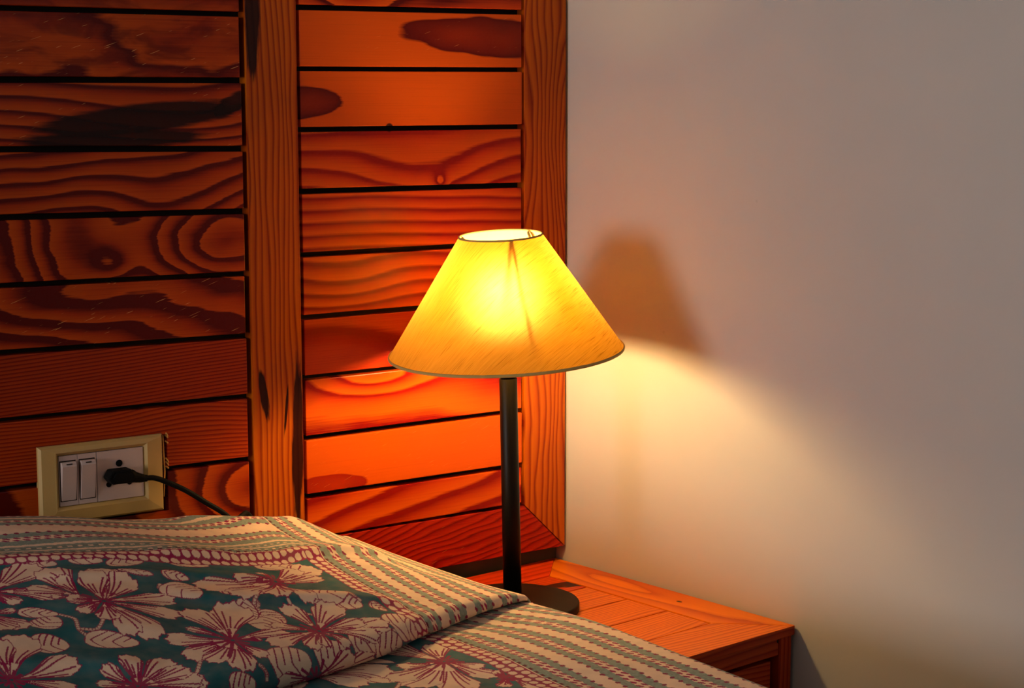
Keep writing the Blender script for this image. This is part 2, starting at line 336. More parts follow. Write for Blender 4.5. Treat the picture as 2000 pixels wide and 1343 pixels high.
# ------------------------------------------------------------------ switch and socket plate
SW = empty('switch_socket_plate', (-0.7545, -0.0295, 0.6005))
tag(SW, 'yellowed cream wall plate with two rocker switches and a socket, in the headboard', 'electrical socket')
def rel(o, base):      # meshes below are written in room coordinates
    for v in o.data.vertices: v.co -= Vector(base)
    return o
SB = (-0.7545, -0.0295, 0.6005)
bm = bmesh.new()
ox0, ox1, oz0, oz1 = -0.8395, -0.6705, 0.5495, 0.6515
ix0, ix1, iz0, iz1 = -0.8143, -0.6985, 0.5718, 0.6385
yb, ym, yf = -0.0255, -0.0385, -0.0350
def ring(x0, x1, z0, z1, y): return [bm.verts.new(p) for p in ((x0, y, z0), (x1, y, z0), (x1, y, z1), (x0, y, z1))]
rs = [ring(ox0, ox1, oz0, oz1, yb), ring(ox0, ox1, oz0, oz1, -0.0330), ring(ox0 + .003, ox1 - .003, oz0 + .003, oz1 - .003, -0.0372), ring(ix0 - .006, ix1 + .008, iz0 - .007, iz1 + .006, -0.0392),
      ring(ix0 - .0042, ix1 + .0048, iz0 - .0045, iz1 + .0042, -0.0396), ring(ix0, ix1, iz0, iz1, yf), ring(ix0, ix1, iz0, iz1, -0.0270)]
for A, B in zip(rs, rs[1:]):
    for k in range(4): bm.faces.new([A[k], A[(k + 1) % 4], B[(k + 1) % 4], B[k]])
rel(obj('cover_frame', bm, M['cream_plastic'], SW), SB)
bm = bmesh.new()       # module inserts, with thin seams
for x0, x1 in ((ix0 + .0006, -0.7888), (-0.7884, -0.7634), (-0.7628, ix1 - .0006)):
    box(bm, x0, x1, -0.0368, -0.0275, iz0 + .0006, iz1 - .0006, 0.0004, 1)
rel(obj('module_plate', bm, M['white_plastic'], SW), SB)
for x0, x1 in ((-0.8120, -0.7925), (-0.7862, -0.7668)):
    bm = bmesh.new()   # rocker pressed in at the bottom, so its top stands out
    prism(bm, [(-0.0300, 0.5795), (-0.0378, 0.5795), (-0.0452, 0.6250), (-0.0418, 0.6300), (-0.0300, 0.6300)], 'x', x0, x1, 0.0006)
    s = rel(obj('rocker_switch', bm, M['white_plastic'], SW), SB)
    bm = bmesh.new(); box(bm, x0 - .0011, x1 + .0011, -0.03705, -0.0365, 0.5785, 0.6315)
    rel(obj('switch_recess', bm, M['gap'], SW), SB)
    bm = bmesh.new(); box(bm, x0 + .006, x1 - .006, -0.0448, -0.0420, 0.6272, 0.6283)
    rel(obj('switch_marking', bm, M['gap'], s), SB)
bm = bmesh.new()
def disc(bm, x, z, r, y=-0.03695, n=28):
    lathe(bm, [(0, 0), (r, 0), (r, 0.0006), (0, 0.0006)], n, Matrix.Translation((x, y, z)) @ Matrix.Rotation(math.radians(90), 4, 'X'))
disc(bm, -0.7325, 0.6200, 0.0045)
disc(bm, -0.7475, 0.5935, 0.0036); disc(bm, -0.7190, 0.5935, 0.0036)
rel(obj('socket_holes', bm, M['hole'], SW), SB)

# ------------------------------------------------------------------ plug and cord
PC = empty('power_cord', (-0.7340, -0.0375, 0.6050))
tag(PC, 'black cord plugged into the socket, hanging down onto the bedspread', 'power cord')
PB = (-0.7340, -0.0375, 0.6050)
def pl(x, z, y): return Vector((-0.7345 + x, y, 0.6062 + z))
bm = bmesh.new()
hexg = [(-0.0215, -0.0015), (-0.0155, 0.0085), (0.0105, 0.0085), (0.0165, -0.001), (0.011, -0.0098), (-0.0155, -0.0098)]
tl = math.radians(-4)
poly = [(-0.7345 + x * math.cos(tl) - z * math.sin(tl) * 0, 0.6062 + z + x * math.sin(tl) * 0.0) for x, z in hexg]
prism(bm, poly, 'y', -0.0580, -0.0380, 0.0022)
inner = [(-0.7345 + x * 0.72, 0.6062 + z * 0.66) for x, z in hexg]
prism(bm, inner, 'y', -0.0602, -0.0570, 0.0010)
for sx in (-0.013, 0.010): lathe(bm, [(0, 0), (0.0021, 0), (0.0021, 0.004), (0, 0.004)], 16, Matrix.Translation((-0.7345 + sx, -0.0385 + 0.004, 0.6055)) @ Matrix.Rotation(math.radians(90), 4, 'X'))
rel(obj('plug', bm, M['cable'], PC), PB)
bm = bmesh.new()
path = smoothpath([(-0.7230, -0.0500, 0.6040), (-0.7160, -0.0505, 0.6015), (-0.7080, -0.0510, 0.5995), (-0.7005, -0.0512, 0.5985)], 4)
tube(bm, path, [0.0090, 0.0088, 0.0082, 0.0076, 0.0070, 0.0068, 0.0064, 0.0062, 0.0058, 0.0054, 0.0048, 0.0046, 0.0044][:len(path)], 16, 0.8)
rel(obj('strain_relief', bm, M['cable'], PC), PB)
CORD_END = [(-0.7015, -0.0512, 0.5988), (-0.6900, -0.0515, 0.5975), (-0.6740, -0.0520, 0.5905), (-0.6480, -0.0560, 0.5760), (-0.6200, -0.0600, 0.5560), (-0.6000, -0.0620, 0.5420), (-0.5850, -0.0630, 0.5290),
            (-0.5750, -0.0600, 0.5290), (-0.5620, -0.0480, 0.5300), (-0.5520, -0.0380, 0.5290), (-0.5440, -0.0362, 0.5200), (-0.5400, -0.0360, 0.50)]
bm = bmesh.new(); tube(bm, smoothpath(CORD_END, 8), 0.0036, 12)
rel(obj('cable', bm, M['cable'], PC, smooth=True), PB)

# ------------------------------------------------------------------ nightstand
ZN = 0.3769
NS = empty('nightstand', (0, 0, 0), G)
tag(NS, 'orange pine nightstand with slatted mitred top, in the corner under the lamp', 'nightstand')
NL = dict(light=(0.74, 0.180, 0.003), mid=(0.62, 0.120, 0.002), dark=(0.42, 0.050, 0.001), spec=0.16, rough=0.42)
X0, X1, Y0, Y1 = -0.336, -0.0030, -0.4900, -0.0035
m_nr = wood('nightstand_rail_side', 'y', 'x', a0=-0.25, c0=-0.04, fc=22, fa=1, na=1.0, nsa=3, nsc=8, seed=71, duty=0.6, soft=0.3, fine=0.12, stains=((-0.055, 0.003, 0.006, 0.0035, 0, 0.4),), blobs=((0.06, 0.0, 0.12, 0.02, 1.0),), **NL)
m_nb = wood('nightstand_rail_back', 'x', 'y', a0=-0.1, c0=-0.04, fc=60, na=0.5, seed=72, duty=0.5, soft=0.3, light=(0.62, 0.05, 0.003), mid=(0.5, 0.03, 0.002), dark=(0.36, 0.012, 0.001), spec=0.16, rough=0.42)
m_nf = wood('nightstand_rail_front', 'x', 'y', a0=-0.1, c0=-0.45, fc=120, fa=14, na=2.2, nsa=3, nsc=22, seed=73, duty=0.5, soft=0.3, fine=0.3, **NL)
TT = 0.0130
RWD = 0.078            # rail width
def mitre(name, poly, mat):
    bm = bmesh.new(); prism(bm, poly, 'z', ZN - TT, ZN, 0.0009); return obj(name, bm, mat, NS)
e = 0.0004
mitre('top_rail', [(X1, Y1), (X1, Y0 + e), (X1 - RWD, -0.4070 + e), (X1 - RWD, Y1 - RWD + .004)], m_nr)
mitre('top_rail', [(X1 - e, Y1), (X1 - RWD - e, Y1 - RWD + .004), (X0 + RWD, Y1 - RWD + .004), (X0, Y1)], m_nb)
front_rail = mitre('top_rail', [(X1 - e, Y0), (X0, Y0), (X0 + RWD, -0.4070), (X1 - RWD - e, -0.4070)], m_nf)
mitre('top_rail', [(X0, Y1 - e), (X0 + RWD, Y1 - RWD + .004 - e), (X0 + RWD, -0.4070 + e), (X0, Y0 + e)], m_nr)
bm = bmesh.new(); smats = []
slat_gaps = [-0.0775, -0.1600, -0.2443, -0.3243, -0.4055]
for i in range(4):
    kw = dict(NL)
    st = ()
    if i == 0: kw = dict(light=(0.62, 0.08, 0.004), mid=(0.46, 0.04, 0.002), dark=(0.26, 0.010, 0.001), spec=0.16, rough=0.42); st = ((0.088, -0.018, 0.062, 0.017, -0.35, 0.7),)
    smats.append(wood('nightstand_slat_' + 'abcd'[i], 'x', 'y', a0=-0.17, c0=slat_gaps[i] - .04, fc=140, fa=12 - 7 * i, na=2.2, nsa=3.0, nsc=24, seed=80 + 2 * i, duty=0.5, soft=0.3, fine=0.3, stains=st, **kw))
    box(bm, X0 + RWD + .001, X1 - RWD - .0018, slat_gaps[i + 1] + .0014, slat_gaps[i] - .0014, ZN - TT, ZN - .0006, 0.0008, 2, i)
obj('slat_panel', bm, smats, NS)
bm = bmesh.new(); box(bm, X0 + .02, X1 - .02, Y0 + .02, Y1 - .02, ZN - TT - .006, ZN - TT - .0003); obj('under_panel', bm, M['gap'], NS)
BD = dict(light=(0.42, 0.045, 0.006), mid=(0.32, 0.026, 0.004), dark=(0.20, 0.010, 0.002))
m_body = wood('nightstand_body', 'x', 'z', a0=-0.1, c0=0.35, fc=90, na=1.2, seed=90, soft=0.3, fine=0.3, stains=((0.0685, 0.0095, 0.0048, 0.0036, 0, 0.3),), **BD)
m_post = wood('nightstand_post', 'z', 'x', a0=0.2, c0=-0.02, fc=120, na=1.0, seed=91, soft=0.3, fine=0.3, **BD)
m_door = wood('nightstand_door', 'x', 'z', a0=-0.1, c0=0.3, fc=150, fa=12, na=1.0, seed=92, soft=0.3, fine=0.3, **BD)
zt = ZN - TT - .0003
for x0, x1, y0, y1 in ((X1 - .028, X1 - .003, Y0 + .003, Y0 + .035), (X0 + .003, X0 + .028, Y0 + .003, Y0 + .035), (X1 - .028, X1 - .003, Y1 - .035, Y1 - .003), (X0 + .003, X0 + .028, Y1 - .035, Y1 - .003)):
    bm = bmesh.new(); box(bm, x0, x1, y0, y1, 0.0, zt, 0.0012); obj('leg', bm, m_post, NS)
bm = bmesh.new(); box(bm, X0 + .0285, X1 - .0285, Y0 + .0045, Y0 + .022, 0.3395, zt, 0.001); obj('apron', bm, m_body, NS)
front_rail.data.materials.append(m_body)        # the front edge takes the darker body wood
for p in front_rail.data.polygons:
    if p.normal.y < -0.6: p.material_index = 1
bm = bmesh.new(); box(bm, X0 + .0285, X1 - .0285, Y0 + .0045, Y0 + .022, 0.06, 0.085, 0.001); obj('lower_rail', bm, m_body, NS)
for x0, x1 in ((X1 - .021, X1 - .010), (X0 + .010, X0 + .021)):
    bm = bmesh.new(); box(bm, x0, x1, Y0 + .0355, Y1 - .0355, 0.06, zt, 0.0008); obj('side_panel', bm, m_post, NS)
bm = bmesh.new(); box(bm, X0 + .0285, X1 - .0285, Y1 - .02, Y1 - .012, 0.06, zt); obj('back_panel', bm, m_post, NS)
bm = bmesh.new()
for k in range(4): box(bm, X0 + .036, X1 - .038, Y0 + .010, Y0 + .024, 0.092 + k * .0606, 0.092 + k * .0606 + .0580, 0.001, 2)
dr = obj('door', bm, m_door, NS)
bm = bmesh.new(); lathe(bm, [(0, 0), (0.005, 0), (0.005, 0.010), (0.011, 0.014), (0.011, 0.020), (0, 0.023)], 20, Matrix.Translation((X0 + .06, Y0 + .0098, 0.21)) @ Matrix.Rotation(math.radians(90), 4, 'X'))
obj('knob', bm, M['black'], dr, smooth=True)

# ------------------------------------------------------------------ table lamp
LB = Vector((-0.2223, -0.2020, ZN + 0.0002))
LP = empty('table_lamp', LB)
tag(LP, 'lit bedside lamp with yellow fabric cone shade and thin black pole', 'table lamp')
def R_(p): return Vector(p) - LB
bm = bmesh.new()
lathe(bm, [(0, 0), (0.0925, 0), (0.0940, 0.0012), (0.0940, 0.0108), (0.0930, 0.0122), (0.0915, 0.0128), (0.030, 0.0130), (0.016, 0.0140), (0, 0.0140)], 96)
b = obj('base', bm, M['base'], LP, smooth=True)
def axis_m(p, q):
    z = (q - p).normalized(); x = Vector((1, 0, 0)); x = (x - x.dot(z) * z).normalized(); y = z.cross(x)
    return Matrix(((x.x, y.x, z.x, p.x), (x.y, y.y, z.y, p.y), (x.z, y.z, z.z, p.z), (0, 0, 0, 1)))
p0 = Vector((0, 0, 0.0135)); p1 = R_((-0.2247, -0.1953, 0.7060)); PM = axis_m(p0, p1); PLn = (p1 - p0).length
bm = bmesh.new(); lathe(bm, [(0, 0), (0.0129, 0), (0.0126, PLn * .5), (0.0125, PLn - .001), (0.0118, PLn), (0, PLn)], 40, PM); obj('pole', bm, M['black'], LP, smooth=True)
bm = bmesh.new(); lathe(bm, [(0, PLn), (0.0105, PLn), (0.0138, PLn + .003), (0.0138, PLn + .007), (0.0110, PLn + .010), (0.0110, PLn + .012), (0, PLn + .012)], 32, PM); obj('collar', bm, M['black'], LP, smooth=True)
bm = bmesh.new(); lathe(bm, [(0, PLn + .012), (0.0155, PLn + .012), (0.0165, PLn + .020), (0.0165, PLn + .055), (0.0140, PLn + .058), (0, PLn + .058)], 32, PM); obj('bulb_socket', bm, M['black'], LP, smooth=True)
# shade: leans left and towards the bed
sb_ = R_((-0.2266, -0.1938, 0.7427)); st_ = R_((-0.2385, -0.1975, 0.9050)); SM = axis_m(sb_, st_); SH = (st_ - sb_).length
RB, RT = 0.1630, 0.0570
def shade_material():
    n = NT('yellow_slub_silk'); uv = n.new('ShaderNodeUVMap'); uv.uv_map = 'UVMap'
    mp = n.new('ShaderNodeMapping'); n.link(uv.outputs[0], mp.inputs[0]); mp.inputs['Rotation'].default_value = (0, 0, math.radians(33))
    sp = n.new('ShaderNodeSeparateXYZ'); n.link(mp.outputs[0], sp.inputs[0])
    a = n.noise(n.vec(n.mul(sp.outputs[0], 22.0), n.mul(sp.outputs[1], 700.0), 1.0), 1.0, 3.0, 0.6)
    b = n.noise(n.vec(n.mul(sp.outputs[0], 24.0), n.mul(sp.outputs[1], 1300.0), 4.0), 1.0, 1.0, 0.5)
    th = n.smooth(b, 0.60, 0.72, 0.0, 0.85)
    tcol = n.mix(n.smooth(a, 0.3, 0.7), (0.205, 0.084, 0.0014), (0.285, 0.122, 0.003)); tcol = n.mix(th, tcol, (0.07, 0.024, 0.001))
    dcol = n.mix(n.smooth(a, 0.3, 0.7), (0.42, 0.25, 0.04), (0.50, 0.31, 0.06)); dcol = n.mix(th, dcol, (0.24, 0.12, 0.01))
    ge = n.new('ShaderNodeNewGeometry'); dcol = n.mix(ge.outputs['Backfacing'], dcol, (0.78, 0.58, 0.26))      # pale lining on the inside
    t = n.new('ShaderNodeBsdfTranslucent'); n.link(tcol, t.inputs[0]); d = n.new('ShaderNodeBsdfDiffuse'); n.link(dcol, d.inputs[0])
    mx = n.new('ShaderNodeMixShader'); mx.inputs[0].default_value = SHADE_T; n.link(d.outputs[0], mx.inputs[1]); n.link(t.outputs[0], mx.inputs[2])
    rf = n.new('ShaderNodeBsdfRefraction'); n.link(n.mix(th, (1.0, 0.66, 0.20), (0.4, 0.18, 0.02)), rf.inputs[0]); rf.inputs['Roughness'].default_value = 0.95; rf.inputs['IOR'].default_value = 1.45
    m2 = n.new('ShaderNodeMixShader'); m2.inputs[0].default_value = 0.042; n.link(mx.outputs[0], m2.inputs[1]); n.link(rf.outputs[0], m2.inputs[2])
    n.link(m2.outputs[0], n.out.inputs[0]); return n.m
SHADE_T = 0.45
def frustum(name, r0, r1, z0, z1, mat, parent, n=128, m=24):
    me = bpy.data.meshes.new(name); vs = []; fs = []; uvs = []
    for j in range(m + 1):
        t = j / m; r = r0 + (r1 - r0) * t; z = z0 + (z1 - z0) * t
        for k in range(n): vs.append(SM @ Vector((r * math.cos(2 * math.pi * k / n), r * math.sin(2 * math.pi * k / n), z)))
    slant = math.hypot(r1 - r0, z1 - z0); ap = r0 / (r0 - r1) * slant
    for j in range(m):
        for k in range(n):
            k2 = (k + 1) % n; fs.append((j * n + k, j * n + k2, (j + 1) * n + k2, (j + 1) * n + k))
            for jj, kk in ((j, k), (j, k + 1), (j + 1, k + 1), (j + 1, k)):
                rho = ap - slant * jj / m; th = 2 * math.pi * kk / n * r0 / ap - 2.4     # unrolled cone
                uvs.append((rho * math.sin(th), rho * math.cos(th)))
    me.from_pydata([tuple(v) for v in vs], [], fs); ul = me.uv_layers.new(name='UVMap')
    for i, u in enumerate(uvs): ul.data[i].uv = u
    me.materials.append(mat)
    for p in me.polygons: p.use_smooth = True
    o = bpy.data.objects.new(name, me); COL.objects.link(o); o.parent = parent; return o
shade = frustum('lamp_shade', RB, RT, 0, SH, shade_material(), LP)
def torus(r, z, rr, name, parent, mat, n=128, flat=1.0):
    bm = bmesh.new()
    lathe(bm, [(r + rr * math.cos(a), z + flat * rr * math.sin(a)) for a in [2 * math.pi * k / 10 for k in range(10)]], n, SM, close=True)
    return obj(name, bm, mat, parent, smooth=True)
torus(RB, 0.0010, 0.0011, 'rim_binding', shade, M['trim'], flat=2.0)
torus(RT, SH - .0005, 0.0011, 'rim_binding', shade, M['trim'], flat=1.5)
# carrier ring, arms and the heat cap above the bulb
zb = 0.082
torus(0.017, 0.032, 0.0014, 'carrier_ring', LP, M['brass'], 32)
SMi = SM
vd = Vector((-0.574, -0.819, 0))       # towards the bedside
for k, ang in enumerate((-1.93, -1.93 + 2.094, -1.93 + 4.189)):
    bm = bmesh.new()
    pts = [SM @ Vector((r * math.cos(ang - da), r * math.sin(ang - da), z)) for r, z, da in ((0.017, 0.032, 0.25), (0.062, 0.062, 0.22), (0.068, 0.104, 0.16), (0.0535, SH - .004, 0.0))]
    tube(bm, smoothpath(pts, 5), 0.0020, 8); obj('shade_arm', bm, M['brass'], LP, smooth=True)
    bm = bmesh.new(); a2 = ang + 0.02
    pts = [SM @ Vector((r * math.cos(a2), r * math.sin(a2), z)) for r, z in ((RT - .0030, SH - .002), (0.083, SH * .55), (0.112, 0.034))]
    tube(bm, smoothpath(pts, 8), 0.0017, 8); obj('frame_wire', bm, M['brass'], shade, smooth=True)
bm = bmesh.new()
zc = zb
prof = [(0, zc - .050), (0.0120, zc - .050), (0.0130, zc - .034), (0.018, zc - .018)] + [(0.0235 * math.cos(a), zc + 0.0235 * math.sin(a)) for a in [math.radians(d) for d in (-30, -15, 0, 15, 30, 45, 60, 75)]] + [(0, zc + .0235)]
lathe(bm, prof, 32, SM)
n = NT('lit_bulb_glass'); em = n.new('ShaderNodeEmission'); em.inputs[0].default_value = (1.0, 0.64, 0.24, 1); em.inputs[1].default_value = BULB; n.link(em.outputs[0], n.out.inputs[0])
bulb = obj('light_bulb', bm, n.m, LP, smooth=True)

# ------------------------------------------------------------------ bed
BEDZ = 0.475; XE = -0.3490
BED = empty('bed', (-1.10, -1.0, 0))
tag(BED, 'low double bed under a floral bedspread, its head at the wooden headboard', 'bed')
BB = (-1.10, -1.0, 0)
m_bed = wood('bed_frame_wood', 'y', 'z', fc=60, seed=95)
bm = bmesh.new(); box(bm, -1.76, -0.400, -1.98, -0.060, 0.445 - .21, 0.445, 0.02, 4); rel(obj('mattress', bm, M['ticking'], BED, smooth=False), BB)
bm = bmesh.new(); box(bm, -1.75, -0.410, -1.97, -0.065, 0.14, 0.2345, 0.004, 2); rel(obj('bed_frame', bm, m_bed, BED), BB)
for lx in (-1.70, -0.43):
    for ly in (-1.92, -0.10):
        bm = bmesh.new(); box(bm, lx - .03, lx + .03, ly - .03, ly + .03, 0, 0.1398, 0.003); rel(obj('leg', bm, m_bed, BED), BB)
# pillow under the bedspread
PX, PY, PZ = -0.95, -0.30, 0.478
bm = bmesh.new(); nu, nv = 40, 24; grid = []
for sgn in (1, -1):
    rows = []
    for j in range(nv + 1):
        row = []
        for i in range(nu + 1):
            a, b_ = 2 * i / nu - 1, 2 * j / nv - 1
            h = max(0.0, (1 - abs(a) ** 3.0) * (1 - abs(b_) ** 2.6)) ** 0.7
            xx = PX + 0.36 * a * (1 - 0.06 * b_ * b_); yy = PY + 0.19 * b_ * (1 - 0.06 * a * a)
            row.append(bm.verts.new((xx, yy, PZ + (0.040 if sgn > 0 else -0.026) * h)))
        rows.append(row)
    for j in range(nv):
        for i in range(nu): bm.faces.new([rows[j][i], rows[j][i + 1], rows[j + 1][i + 1], rows[j + 1][i]])
bmesh.ops.remove_doubles(bm, verts=bm.verts[:], dist=1e-5)
pil = obj('pillow', bm, M['ticking'], None, smooth=True)
for v in pil.data.vertices: v.co -= Vector((PX, PY, PZ))
pil.location = (PX, PY, PZ)
tag(pil, 'pillow hidden under the bedspread, raising it by the headboard', 'pillow')

# ------------------------------------------------------------------ bedspread
def interp(x, xs, ys): return np.interp(x, xs, ys)
CX = [-1.80, -1.30, -0.93, -0.84, -0.74, -0.613, -0.555, -0.515, -0.485, -0.446, -0.40, -0.36, -0.349]
CZ = [0.600, 0.602, 0.593, 0.584, 0.567, 0.5475, 0.5420, 0.5380, 0.5235, 0.5030, 0.4860, 0.4765, 0.4710]
FX = [-1.80, -1.10, -0.845, -0.633, -0.506, -0.40, -0.349]
FY = [-0.70, -0.675, -0.620, -0.560, -0.502, -0.472, -0.462]
RXs = [-1.80, -0.80, -0.56, -0.40, -0.36, -0.349]
RR = [0.024, 0.021, 0.0135, 0.0070, 0.0035, 0.0020]
def smooth_i(x, xs, ys):
    k = np.linspace(-0.02, 0.02, 9); return sum(interp(x + d, xs, ys) for d in k) / 9
def spread_profile(x):
    """one lengthwise section of the cloth at cross position x: arrays of arc length, y and z"""
    zc = float(smooth_i(x, CX, CZ)); yf = float(interp(x, FX, FY)); r = float(interp(x, RXs, RR))
    ztop = BEDZ + 2 * r + 0.0025
    ys = -np.linspace(0.044, -(yf + r), 90); v = (-(ys) - 0.044) / (-(yf + r) - 0.044)
    LIN = float(np.interp(x, [-0.62, -0.53], [0.34, 0.80])); yc = 0.165; vc = (yc - 0.044) / (-(yf + r) - 0.044)
    drop = min(0.030, 0.5 * (zc - BEDZ))
    left = zc - drop * (1 - v / vc) ** 2
    s = np.clip((v - vc) / (1 - vc), 0, 1)
    right = zc + (ztop - zc) * (LIN * s + (1 - LIN) * s ** 1.9)
    z = np.where(v < vc, left, right)
    k = np.ones(7) / 7; zp = np.pad(z, 3, mode='edge'); z = np.convolve(zp, k, 'valid')
    a = np.linspace(0.15, math.pi + 0.25, 14)
    ys2 = (yf + r) - r * np.sin(a); zs2 = (ztop - r) + r * np.cos(a)
    y3 = yf + r + np.array([0.010, 0.013, 0.009, 0.0]) ; z3 = np.array([BEDZ + .0045, BEDZ + .0015, BEDZ + .0004, BEDZ])
    y4 = np.linspace(yf + r - 0.012, -2.0, 120); z4 = np.full(120, BEDZ)
    y = np.r_[ys, ys2, y3, y4]; zz = np.r_[z, zs2, z3, z4]
    s = np.r_[0, np.cumsum(np.hypot(np.diff(y), np.diff(zz)))]
    return s, y, zz
def spaced(segs):
    out = []
    for a, b_, d in segs: out += list(np.arange(a, b_ - 1e-9, d))
    return np.array(out + [segs[-1][1]])
US = spaced([(-0.30, -0.02, 0.02), (-0.02, 0.80, 0.0008), (0.80, 1.42, 0.02)])     # across, metres from the right edge of the mattress; < 0 hangs down
VS = spaced([(0.0, 0.98, 0.0010), (0.98, 1.95, 0.03)])                             # along, metres of cloth from the headboard
def surf():
    xs = XE - np.maximum(US, 0) / 1.03
    Y = np.zeros((len(US), len(VS))); Z = np.zeros_like(Y)
    xk = np.linspace(xs.min(), xs.max(), 260); prof = [spread_profile(x) for x in xk]
    s_max = [p[0][-1] for p in prof]
    Yk = np.array([np.interp(VS, p[0], p[1]) for p in prof]); Zk = np.array([np.interp(VS, p[0], p[2]) for p in prof])
    # between sections, blend at equal arc length measured from the fold so that the fold stays a fold
    for j in range(len(VS)):
        Y[:, j] = np.interp(xs, xk, Yk[:, j]); Z[:, j] = np.interp(xs, xk, Zk[:, j])
    X = np.repeat(xs[:, None], len(VS), 1)
    # rounded mattress edge, then the hanging side
    u = US[:, None]; R0 = 0.022
    e = np.clip((R0 - u) / R0, 0, 1); Z = Z - np.where(u >= 0, 0.010 * e ** 2.2, 0)
    hang = np.clip(-u, 0, None); wav = 0.006 * np.sin(VS[None, :] * 34) * np.clip(hang / 0.15, 0, 1)
    X = np.where(u < 0, XE + 0.002 + wav * 0.3, X); Z = np.where(u < 0, Z[np.searchsorted(US, 0.0)][None, :] - hang, Z)
    # near the head the cloth is drawn in from the edge of the mattress
    k = np.clip((0.60 - VS[None, :]) / 0.28, 0, 1); k = k * k * (3 - 2 * k)
    X = X - 0.036 * k * np.exp(-np.clip(u, 0, None) / 0.12)
    # creases and ripples of the cloth
    ripple = lambda fx, fy, ph: np.sin(fx * X + fy * VS[None, :] + ph)
    uu = np.clip(u, 0, None); inn = np.clip(uu / 0.10, 0, 1); V2 = VS[None, :]
    vin = np.clip(V2 / 0.05, 0, 1)
    Z = Z + inn * vin * (0.0030 * ripple(9, 7, 0.4) * ripple(3, 13, 1.0) + 0.0012 * ripple(26, -19, 2.0) + 0.0007 * ripple(-34, 50, 0.0))
    for (pts, wb, wf, hh) in RIDGES:
        pu = np.array([p[0] for p in pts]); pv = np.array([p[1] for p in pts]); o = np.argsort(pu)
        line = np.interp(np.clip(u, 0, None), pu[o], pv[o]); d = V2 - line
        end = np.clip((u - pu.min()) / 0.05 + 0.5, 0, 1) * np.clip((pu.max() - u) / 0.05 + 0.5, 0, 1); end = end * end * (3 - 2 * end)
        Z = Z + 1.35 * hh * end * np.where(d < 0, np.exp(-(d / wb) ** 2), np.exp(-(d / wf) ** 2))
    return X, Y, Z
# soft folds of the cloth: (points across/along, width behind, width in front, height)
RIDGES = [([(0.47, 0.286), (0.39, 0.289), (0.28, 0.276), (0.20, 0.262), (0.12, 0.25)], 0.035, 0.010, 0.0065),
          ([(0.80, 0.262), (0.65, 0.262), (0.55, 0.285), (0.47, 0.292)], 0.030, 0.012, 0.004),
          ([(0.62, 0.330), (0.54, 0.338), (0.48, 0.345), (0.43, 0.356), (0.36, 0.365)], 0.022, 0.010, 0.0050),
          ([(0.50, 0.400), (0.45, 0.415), (0.40, 0.425), (0.35, 0.432), (0.30, 0.440), (0.24, 0.455)], 0.030, 0.012, 0.0060),
          ([(0.80, 0.455), (0.70, 0.460), (0.62, 0.452), (0.55, 0.470)], 0.030, 0.016, 0.0035),
          ([(0.60, 0.540), (0.66, 0.520), (0.72, 0.508), (0.80, 0.500)], 0.030, 0.014, 0.0045),
          ([(0.30, 0.62), (0.40, 0.64), (0.50, 0.68)], 0.03, 0.02, 0.003),
          ([(0.17, 0.10), (0.22, 0.115), (0.28, 0.12), (0.36, 0.105)], 0.025, 0.02, 0.0045)]
# ---- the block print: flowers and leaves on teal inside a striped border
CREAM = np.array([0.86, 0.62, 0.44]); TEAL = np.array([0.018, 0.115, 0.130]); CRIM = np.array([0.32, 0.008, 0.075]); GREY = np.array([0.24, 0.29, 0.235]); INK = np.array([0.07, 0.02, 0.05])
UB = 0.2320           # inner edge of the side border
VB = 0.3150           # inner edge of the head border
SIDE = [(0.040, 0.051, 'dash')] + [x for k in range(4) for x in ((0.062 + k * 0.0585, 0.083 + k * 0.0585, 'wide'), (0.095 + k * 0.0585, 0.107 + k * 0.0585, 'dash'))]
HEAD = [(0.033, 0.037, 'faint'), (0.0440, 0.0500, 'plain'), (0.0570, 0.0610, 'faint'), (0.0680, 0.0750, 'plain'), (0.0900, 0.1010, 'dash'), (0.1150, 0.1470, 'wide'), (0.1600, 0.1700, 'dash'), (0.1820, 0.1900, 'plain'), (0.2050, 0.2150, 'dash'), (0.228, 0.26, 'wide')]
def border(wd, al, lay):
    """wd: metres outward from the inner edge, al: metres along; returns colour"""
    c = np.empty(wd.shape + (3,)); c[:] = GREY
    w_ = wd + 0.0006 * np.sin(al * 310) + 0.0004 * np.sin(al * 873 + wd * 900)
    for (a, b_, kind) in lay:
        m = (w_ > a) & (w_ < b_); c[m] = CREAM
        ph = (al % 0.0120) / 0.0120 - 0.5; ph2 = ((al + 0.005) % 0.0130) / 0.0130 - 0.5
        if kind == 'dash':
            for off, sh in ((a + 0.0022, 0.12), (b_ - 0.0022, -0.12)):
                c[((w_ - off - 0.0040 * (ph - sh)) / 0.0024) ** 2 + ((ph - sh) / 0.34) ** 2 < 1] = CRIM
        if kind == 'wide':
            for off in (a, b_):
                c[((w_ - off) / 0.0028) ** 2 + (ph2 / 0.22) ** 2 < 1] = CRIM * 0.75
        if kind == 'faint': c[m & (np.abs(ph) > 0.22)] = GREY * 0.7
    s = (wd >= 0) & (wd <= BW); c[s] = CRIM
    cell = BW / 2; k = np.floor(wd / cell); q = (wd / cell) % 1.0 - 0.5
    p = ((al + 0.5 * 0.0125 * k) % 0.0125) / 0.0125 - 0.5
    c[s & ((np.abs(q) / 0.37) ** 2.3 + (np.abs(p) / 0.40) ** 2.3 < 1)] = CREAM
    t = (wd > BW) & (wd < BW + 0.0035 + 0.0020 * np.sign(np.sin(al * 2 * np.pi / 0.0110))); c[t] = CRIM * 0.35
    t = (wd > BW) & (wd < BW + 0.0014); c[t] = CREAM
    return c
BW = 0.0250
